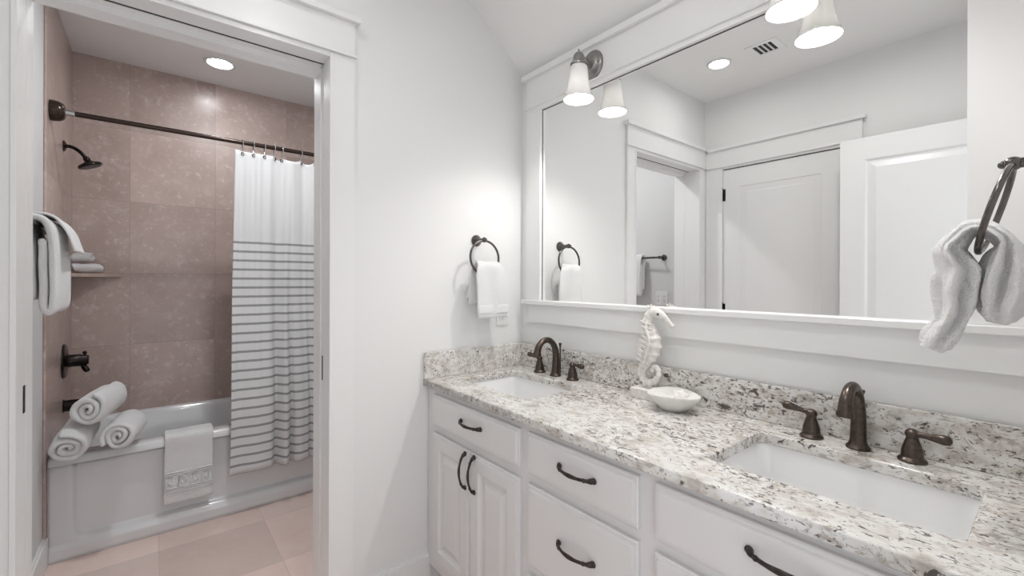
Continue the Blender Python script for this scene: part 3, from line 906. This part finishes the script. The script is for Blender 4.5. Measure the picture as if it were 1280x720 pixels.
# bowl with starfish and shells
bc = Vector((-.124, -.925, ZT))
bm = bmesh.new(); prof = [(0, 0), (.036, 0), (.042, .003), (.062, .020), (.080, .040), (.086, .050), (.085, .054), (.080, .054), (.070, .044), (.052, .028), (.030, .020), (0, .018)]
lathe(bm, prof, 44, bc, 'z', sx=.90, sy=1.0)
for v in bm.verts:
    a = math.atan2(v.co.y - bc.y, v.co.x - bc.x); k = max(0, (v.co.z - ZT) / .05)
    v.co.z += .0025 * k * math.sin(2 * a + .6); r = 1 + .02 * k * math.sin(3 * a)
    v.co.x = bc.x + (v.co.x - bc.x) * r; v.co.y = bc.y + (v.co.y - bc.y) * r
tag(obj('bowl', bm, M['bowl'], None, 50, loc=tuple(bc)), 'whitewashed shallow bowl on the granite beside the seahorse block', 'bowl')
def star(c, R, tiltv, rot):
    bm = bmesh.new(); top = []; ring_o = []
    n = 5; pts = []
    for i in range(10):
        a = rot + PI * i / 5; r = R if i % 2 == 0 else R * .36
        pts.append((r * math.cos(a), r * math.sin(a)))
    rings = [[Vector((p[0] * .9, p[1] * .9, -.0035)) for p in pts], [Vector((p[0], p[1], 0)) for p in pts], [Vector((p[0] * .55, p[1] * .55, .006)) for p in pts], [Vector((p[0] * .12, p[1] * .12, .009)) for p in pts]]
    loft(bm, rings)
    mt_ = Matrix.Rotation(tiltv[0], 4, 'X') @ Matrix.Rotation(tiltv[1], 4, 'Y')
    bmesh.ops.transform(bm, matrix=Matrix.Translation(c) @ mt_, verts=bm.verts)
    return bm
c = bc + Vector((.008, -.022, .052))
tag(obj('starfish', star(c, .040, (.35, -.38), .4), M['shell'], None, False, loc=tuple(c), mods=[('SUBSURF', {'levels': 1, 'render_levels': 2})]), 'small white starfish with raised arms resting in the bowl', 'starfish')
c = bc + Vector((-.018, .022, .036))
bm = bmesh.new(); tube(bm, [c + Vector((0, -.022 + .006 * i, .002 * math.sin(i))) for i in range(8)], [.002, .006, .010, .013, .014, .012, .008, .003], 12)
tag(obj('seashell', bm, M['bowl'], None, True, loc=tuple(c)), 'pale spindle seashell lying in the bowl beside the starfish', 'seashell')

# ------------------------------------------------------------------ bathtub
TY, TX0, TX1, TZ, YBK = 1.215, -1.8445, XR - .001, .490, YB - .001
tb = thing('bathtub', 'white alcove bathtub with a recessed apron below the tiled wall', 'bathtub', ((TX0 + TX1) / 2, (TY + YB) / 2, 0))
bm = bmesh.new(); rings = []
oz = TZ
rings.append(rrect(TX0, TX1, TY + .012, YBK, .006, TZ - .045, 8))
rings.append(rrect(TX0, TX1, TY - .004, YBK, .008, TZ - .040, 8))
rings.append(rrect(TX0, TX1, TY - .006, YBK, .010, TZ - .012, 8))
rings.append(rrect(TX0 + .002, TX1 - .002, TY + .002, YBK - .002, .012, TZ - .002, 8))
rings.append(rrect(TX0 + .010, TX1 - .010, TY + .012, YBK - .008, .014, TZ, 8))
for ix, iy0, iy1, r, z in ((.085, .085, .060, .10, TZ), (.095, .096, .068, .11, TZ - .006), (.105, .104, .076, .12, TZ - .03), (.15, .125, .10, .14, TZ - .20), (.19, .15, .13, .15, .13), (.26, .21, .19, .12, .09)):
    rings.append(rrect(TX0 + ix, TX1 - ix, TY + iy0, YBK - iy1, r, z, 8))
loft(bm, rings, cap0=False)
obj('basin', bm, M['tub'], tb, 50)
# apron: height field with a rounded recessed panel and a ledge at the foot
bm = bmesh.new()
def apron_y(x, z):
    def sd(x, z, x0, x1, z0, z1, r):
        cx, cz = (x0 + x1) / 2, (z0 + z1) / 2; qx, qz = abs(x - cx) - (x1 - x0) / 2 + r, abs(z - cz) - (z1 - z0) / 2 + r
        return math.hypot(max(qx, 0), max(qz, 0)) + min(max(qx, qz), 0) - r
    d = sd(x, z, TX0 + .085, TX1 - .085, .085, .56, .06)
    t = min(1, max(0, (.012 - d) / .026)); t = t * t * (3 - 2 * t)
    y = TY + .012 + .030 * t
    if z < .075: y -= .010 * (1 - max(0, (z - .055) / .02))
    return y
xs = sorted({TX0 + (TX1 - TX0) * i / 120 for i in range(121)} | {TX0 + .06 + .003 * i for i in range(20)})
zs = [0, .02, .04, .050, .055, .060, .065, .070, .075, .080, .085, .09, .095, .10, .105, .11, .12, .14, .16, .20, .26, .32, .38, .42, .446]
g = [[bm.verts.new((x, apron_y(x, z), z)) for x in xs] for z in zs]
for a, b in zip(g, g[1:]):
    for i in range(len(xs) - 1): bm.faces.new((a[i], a[i + 1], b[i + 1], b[i]))
obj('apron', bm, M['tub'], tb, True, mods=[('SOLIDIFY', {'thickness': .010, 'offset': 0.0})])

# tub fittings on the left tiled wall
XW = -1.845
va = thing('shower_valve', 'dark round shower valve plate with a lever below the corner shelf', 'shower valve', (XW, 1.70, .875))
bm = bmesh.new(); lathe(bm, [(0, 0), (.095, 0), (.094, .006), (.085, .012), (.070, .012), (.045, .018), (.040, .020), (0, .020)], 40, (XW, 1.70, .875), 'x')
obj('plate', bm, M['black_bronze'], va, 40)
bm = bmesh.new(); lathe(bm, [(0, 0), (.034, 0), (.034, .05), (.030, .055), (.030, .075), (.024, .084), (0, .086)], 28, (XW + .018, 1.70, .875), 'x')
ball(bm, (XW + .085, 1.70, .915), .010); tube(bm, [(XW + .085, 1.70, .900), (XW + .085, 1.70, .915)], .005)
h = obj('hub', bm, M['black_bronze'], va, 40)
bm = bmesh.new(); tube(bm, catmull([(XW + .070, 1.70, .86), (XW + .085, 1.69, .835), (XW + .100, 1.68, .812)], 5), [.008, .009, .010, .011, .012, .013, .014, .014, .014, .013, .008], 12)
obj('lever', bm, M['black_bronze'], h, True)
sp = thing('tub_spout', 'dark tub spout low on the tiled wall behind the rolled towels', 'tub spout', (XW, 1.70, .63))
bm = bmesh.new(); lathe(bm, [(0, 0), (.031, 0), (.031, .03), (.030, .05), (.028, .12), (.025, .135), (0, .137)], 28, (XW, 1.70, .63), 'x')
tube(bm, [(XW + .115, 1.70, .625), (XW + .115, 1.70, .595)], [.02, .017], 16)
obj('barrel', bm, M['black_bronze'], sp, 40)
bm = bmesh.new(); lathe(bm, [(0, .0), (.036, .0), (.036, .004), (.031, .006), (0, .006)], 28, (XW, 1.70, .63), 'x')
obj('escutcheon', bm, M['black_bronze'], sp, 40)

sw = thing('wall_shower', 'dark shower head on a bent arm high on the tiled wall', 'shower head', (XW, 1.68, 2.05))
bm = bmesh.new(); lathe(bm, [(0, 0), (.030, 0), (.030, .004), (.020, .010), (.011, .013), (0, .013)], 28, (XW, 1.68, 2.05), 'x')
obj('flange', bm, M['black_bronze'], sw, 40)
bm = bmesh.new(); tube(bm, catmull([(XW, 1.68, 2.05), (XW + .03, 1.68, 2.050), (XW + .062, 1.68, 2.032), (XW + .092, 1.68, 1.996)], 6), .0095, 14)
obj('arm', bm, M['black_bronze'], sw, True)
hd = Vector((XW + .090, 1.68, 1.998)); ax = Vector((.42, 0, -1)).normalized()
q = Vector((0, 0, 1)).rotation_difference(ax).to_matrix()
bm = bmesh.new(); lathe(bm, [(0, -.006), (.013, -.006), (.016, .004), (.015, .014), (.022, .022), (.048, .032), (.054, .038), (.054, .046), (.050, .049), (0, .049)], 36, hd, q)
h = obj('head', bm, M['black_bronze'], sw, 40)
bm = bmesh.new(); lathe(bm, [(0, .0492), (.046, .0492), (.046, .0505), (0, .0505)], 36, hd, q)
obj('spray_face', bm, mat('spray_face_grey', (.12, .12, .12), .4, metal=.4, bump=1.0, bscale=260), h)

# curtain rod
RY, RDZ = 1.270, 2.124
rd = thing('curtain_rod', 'dark bronze shower curtain rod spanning the bathtub alcove', 'curtain rod', (TX0, RY, RDZ))
bm = bmesh.new(); tube(bm, [(XW + .03, RY, RDZ), (XR - .002, RY, RDZ)], .0125, 16)
obj('pole', bm, M['rod'], rd, 50)
bm = bmesh.new(); lathe(bm, [(0, 0), (.048, 0), (.049, .010), (.046, .030), (.038, .046), (.026, .052), (0, .053)], 32, (XW, RY, RDZ), 'x')
obj('flange', bm, M['rod'], rd, 50)
bm = bmesh.new(); lathe(bm, [(0, 0), (.048, 0), (.049, .010), (.046, .030), (.038, .046), (.026, .052), (0, .053)], 32, (XR - .001, RY, RDZ), '-x')
obj('flange', bm, M['rod'], rd, 50)
bm = bmesh.new(); tube(bm, [(XW + .050, RY, RDZ), (XW + .085, RY, RDZ)], .014, 16)
obj('collar', bm, M['steel'], rd, 50)

# shower curtain
HK = [-1.060, -1.004, -.946, -.893, -.850, -.742, -.660, -.560, -.460]
CXL, CXR = -1.098, -.36
def curtain_y(x, z):
    f = (x - CXL) / (CXR - CXL)
    low = min(1, max(0, (2.06 - z) / 1.8))
    y0 = RY - .004 - .075 * min(1, max(0, (1.35 - z) / .9))             # swings out over the rim
    if z > 1.2: y0 = RY - .004 - .020 * (2.06 - z) / .86
    else: y0 = RY - .024 - .088 * min(1, (1.2 - z) / .62)
    s = 0
    def bump(c, w, a): return a * math.exp(-((f - c) / w) ** 2)
    up = 1 - low
    # small pleats at the top, fewer broad folds below
    s += up * .007 * math.cos(2 * PI * (x - HK[0]) / .056) * (1 if f < .36 else .4)
    s += low * (bump(.300, .022, .044) + bump(.360, .024, -.034) + bump(.405, .016, .034) + bump(.47, .035, -.016) + bump(.545, .014, .030) + bump(.62, .05, .014) + bump(.70, .04, -.026) + bump(.80, .05, .02) + bump(.92, .05, -.024))
    s += (.35 + .65 * low) * (bump(.06, .05, .006) + bump(.18, .08, -.012))
    s += up * (bump(.325, .03, .030) + bump(.50, .05, .024) - bump(.42, .03, .012))
    return y0 + s
bm = bmesh.new(); NXc, NZc = 150, 70
rows = []
for j in range(NZc + 1):
    tz = j / NZc; row = []
    for i in range(NXc + 1):
        f = i / NXc
        z = 2.076 - (2.076 - .238) * tz
        x = CXL - .034 * tz * (1 - f) + (CXR - CXL) * f
        ztop = 0.0
        if tz < .04:                                       # scalloped top between hooks
            k = max([h for h in HK if h <= x], default=None); k2 = min([h for h in HK if h > x], default=None)
            if k is not None and k2 is not None and k2 - k > 1e-4:
                u = (x - k) / (k2 - k); dip = .006 if k2 - k < .065 else .020
                if abs(k + .893) < .03: dip = .022
                ztop = -dip * math.sin(u * PI) * (1 - tz / .04)
        row.append(bm.verts.new((x, curtain_y(x + .034 * tz * (1 - f), z), z + ztop)))
    rows.append(row)
for a, b in zip(rows, rows[1:]):
    for i in range(NXc): bm.faces.new((a[i], a[i + 1], b[i + 1], b[i]))
cur = tag(obj('shower_curtain', bm, M['curtain'], None, True, mods=[('SOLIDIFY', {'thickness': .0025, 'offset': 0.0})]),
          'white shower curtain with thin grey stripes hanging over the tub apron', 'shower curtain')
for k, hx in enumerate(HK):
    yy = curtain_y(hx, 2.059)
    bm = bmesh.new(); n = 16
    lathe(bm, [(.0105, -.002), (.0105, .0025), (.006, .0025), (.006, -.002)], n, (hx, yy - .002, 2.058), '-y')
    obj('grommet', bm, M['rod'], cur, 40)
for k, hx in enumerate(HK[:6]):
    yy = curtain_y(hx, 2.059)
    bm = bmesh.new()
    pts = [(hx, yy - .012, 2.054), (hx, yy - .014, 2.066), (hx, RY - .022, 2.100), (hx, RY - .021, 2.128), (hx, RY - .010, 2.1425), (hx, RY + .008, 2.1425), (hx, RY + .020, 2.130), (hx, RY + .018, 2.10), (hx, yy + .008, 2.066), (hx, yy + .004, 2.052), (hx, yy - .006, 2.049)]
    tube(bm, catmull(pts, 4, True), .0022, 8, closed=True)
    lab = ['metal curtain ring at the free edge of the shower curtain', 'second metal curtain ring from the free edge of the curtain', 'third metal curtain ring from the free edge of the curtain',
           'fourth metal curtain ring from the free edge, at the curtain notch', 'fifth metal curtain ring, just before the wide curtain sag', 'sixth metal curtain ring, after the wide sag beside the door jamb'][k]
    tag(obj('curtain_ring', bm, M['steel'], None, True, loc=(hx, RY, 2.09)), lab, 'curtain ring', 'rings carrying the shower curtain')

# bath mat towel over the rim
def mat_m(w, o, z, s, t):
    return Vector((-1.310 + w - .006 * (1 - z / .5) , TY - o + .003 * math.sin(t * 6 + s * 5), z))
prof = [(.022, .150), (.020, .22), (.017, .32), (.014, .42), (.017, .470), (.013, .497), (-.010, .506), (-.05, .506), (-.092, .505), (-.112, .490), (-.128, .43), (-.142, .34)]
bmw = tag(obj('bath_mat', drape(prof, lambda s: (-.106, .106), mat_m, nw=18, amp=.0015, seed=9), M['towel'], None, True, loc=(-1.31, TY, .15), mods=cloth_mods(.011)),
    'white towelling bath mat hung over the front rim of the bathtub', 'bath mat')
bm = bmesh.new()
def ridge(pts2, r=.0032):
    P3 = [Vector((-1.310 + u - .006 * (1 - v / .5), TY - .0285 + (v - .20) * .02 + .003 * math.sin((u + .106) / .212 * 6 + .4), v)) for u, v in pts2]
    tube(bm, P3, r, 6)
for zz in (.212, .222, .302, .312): ridge([(-.104 + .208 * i / 20, zz) for i in range(21)])
for k in range(4):
    u0 = -.100 + k * .052
    ridge(catmull_pts := [(u0, .232), (u0 + .004, .286), (u0 + .034, .288), (u0 + .036, .252), (u0 + .018, .250), (u0 + .017, .268)], .004)
    ridge([(u0 + .002, .232), (u0 + .050, .232)], .004)
obj('woven_border', bm, M['towel_band'], bmw, True)

# rolled towels on the tub corner
def roll_bm(R, L, turns, seed, flat=1.0, start=0.0, tail=.0):
    th_n = int(turns * 22); pitch = (R - .006) / turns; th = pitch * .95
    bm = bmesh.new(); ny = 12; outer = []; inner = []
    rings = []
    for iy in range(ny + 1):
        y = L * iy / ny
        puff = 1.0
        e = min(iy, ny - iy)
        tk = th * (.72 if e == 0 else 1.0)
        ring = []
        out_pts, in_pts = [], []
        for i in range(th_n + 1):
            a = start + 2 * PI * turns * i / th_n
            rc = .005 + (R - .005 - th / 2) * i / th_n
            wob = 1 + .05 * math.sin(a * 1.3 + seed + iy * .15)
            for lst, rr in ((out_pts, rc + tk / 2), (in_pts, max(.002, rc - tk / 2))):
                lst.append(Vector((rr * wob * math.cos(a), y + (.010 * math.sin(i * .31 + seed) if e == 0 else 0), rr * wob * math.sin(a) * flat)))
        rings.append(out_pts + in_pts[::-1])
    n = len(rings[0]); vr = [[bm.verts.new(p) for p in r] for r in rings]
    for A, Bq in zip(vr, vr[1:]):
        for k in range(n):
            j = (k + 1) % n
            bm.faces.new((A[k], A[j], Bq[j], Bq[k]))
    m = th_n + 1
    for R_ in (vr[0], vr[-1]):
        for i in range(m - 1):
            bm.faces.new((R_[i], R_[i + 1], R_[n - 2 - i], R_[n - 1 - i]))
    fuzz(bm, .0065, 18, seed); fuzz(bm, .0015, 120, seed)
    return bm
def place_roll(name, R, L, turns, seed, loc, rz, flat, start, label, cat, group, mat_=None, rx=0):
    o = obj(name, roll_bm(R, L, turns, seed, flat, start), mat_ or M['towel'], None, True, mods=[('SUBSURF', {'levels': 1, 'render_levels': 1})])
    o.location = loc; o.rotation_euler = (rx, 0, rz)
    return tag(o, label, cat, group)
GR = 'rolled towels stacked on the tub corner'
place_roll('rolled_towel', .084, .31, 2.5, 1.0, (-1.764, 1.055, .567), math.radians(-4), .92, -1.2, 'white rolled towel on the tub corner against the painted wall, bottom of the stack', 'towel', GR, rx=math.radians(4))
place_roll('rolled_towel', .077, .29, 2.7, 4.0, (-1.596, 1.090, .573), math.radians(-10), 1.0, -.6, 'white rolled towel on the tub rim, bottom of the stack on the bath mat side', 'towel', GR)
place_roll('rolled_towel', .081, .31, 2.6, 8.0, (-1.700, 1.072, .722), math.radians(-12), 1.0, -2.4, 'white rolled towel lying on top of the other two rolls', 'towel', GR)

# corner shelf with two washcloths
bm = bmesh.new(); SZ = 1.340
pts = [(XW, YB - .001), (-1.612, YB - .001)]
for i in range(1, 9):
    a = i / 9; pts.append((-1.612 + (XW + 1.612) * a + -.035 * math.sin(a * PI) * .0, YB - .001 - .235 * a + .03 * math.sin(a * PI)))
pts.append((XW, YB - .236))
loft(bm, [[(x, y, SZ) for x, y in pts], [(x, y, SZ + .020) for x, y in pts]])
tag(obj('corner_shelf', bm, M['shelf'], None, loc=(XW, YB, SZ)), 'pink stone corner shelf on the tiled walls above the valve', 'shelf')
GW = 'washcloths on the corner shelf'
o = place_roll('washcloth', .032, .130, 2.0, 2.0, (-1.838, 1.925, SZ + .054), math.radians(-84), 1.0, 0.5, 'white rolled washcloth lying on the stone corner shelf', 'washcloth', GW)
o = place_roll('washcloth', .029, .085, 2.0, 6.0, (-1.833, 1.938, SZ + .117), math.radians(-84), 1.0, 2.0, 'short white rolled washcloth on top of the other on the corner shelf', 'washcloth', GW)

# ------------------------------------------------------------------ towel bar on the tub room wall
BX, BZ = XL + .068, 1.520
tbr = thing('towel_bar', 'dark metal towel bar on the painted wall inside the tub room', 'towel bar', (XL, .63, BZ))
bm = bmesh.new(); tube(bm, [(BX, .325, BZ), (BX, .945, BZ)], .008, 14); 
obj('rail', bm, M['nickel_dark'], tbr, True)
for y in (.345, .925):
    bm = bmesh.new(); lathe(bm, [(0, 0), (.026, 0), (.026, .006), (.020, .012), (.012, .018), (.010, .055), (.014, .062), (.014, .074), (.010, .080), (0, .081)], 24, (XL, y, BZ), 'x')
    obj('post', bm, M['nickel_dark'], tbr, 40)
def bar_m(w, o, z, s, t):
    return Vector((XL + o + .002 * math.sin(t * 8 + s * 5), .66 + w, z))
prof = [(.087, 1.47), (.088, 1.40), (.088, 1.30), (.088, 1.235), (.100, 1.208), (.112, 1.230), (.114, 1.31), (.113, 1.40), (.108, 1.485), (.094, 1.530), (.068, 1.5425), (.046, 1.533), (.039, 1.510), (.052, 1.46), (.060, 1.40), (.061, 1.32), (.060, 1.25)]
bt = tag(obj('bath_towel', drape(prof, lambda s: (-.165, .20), bar_m, nw=12, amp=.003, freq=14, seed=15), M['towel'], None, True, loc=(BX, .66, 1.2), mods=cloth_mods(.023)),
    'thick white bath towel folded over the bar in the tub room', 'towel', 'towels on the towel bar')
prof = [(.017, 1.42), (.016, 1.47), (.016, 1.525), (.036, 1.557), (.068, 1.567), (.104, 1.556), (.134, 1.515), (.152, 1.465), (.163, 1.430)]
tag(obj('hand_towel', drape(prof, lambda s: (-.10, .16), lambda w, o, z, s, t: Vector((XL + o + .0015 * math.sin(t * 7), .70 + w, z)), nw=10, amp=.002, freq=16, seed=25), M['towel'], None, True, loc=(BX, .70, 1.43), mods=cloth_mods(.010)),
    'small white hand towel laid over the bath towel on the bar', 'towel', 'towels on the towel bar')
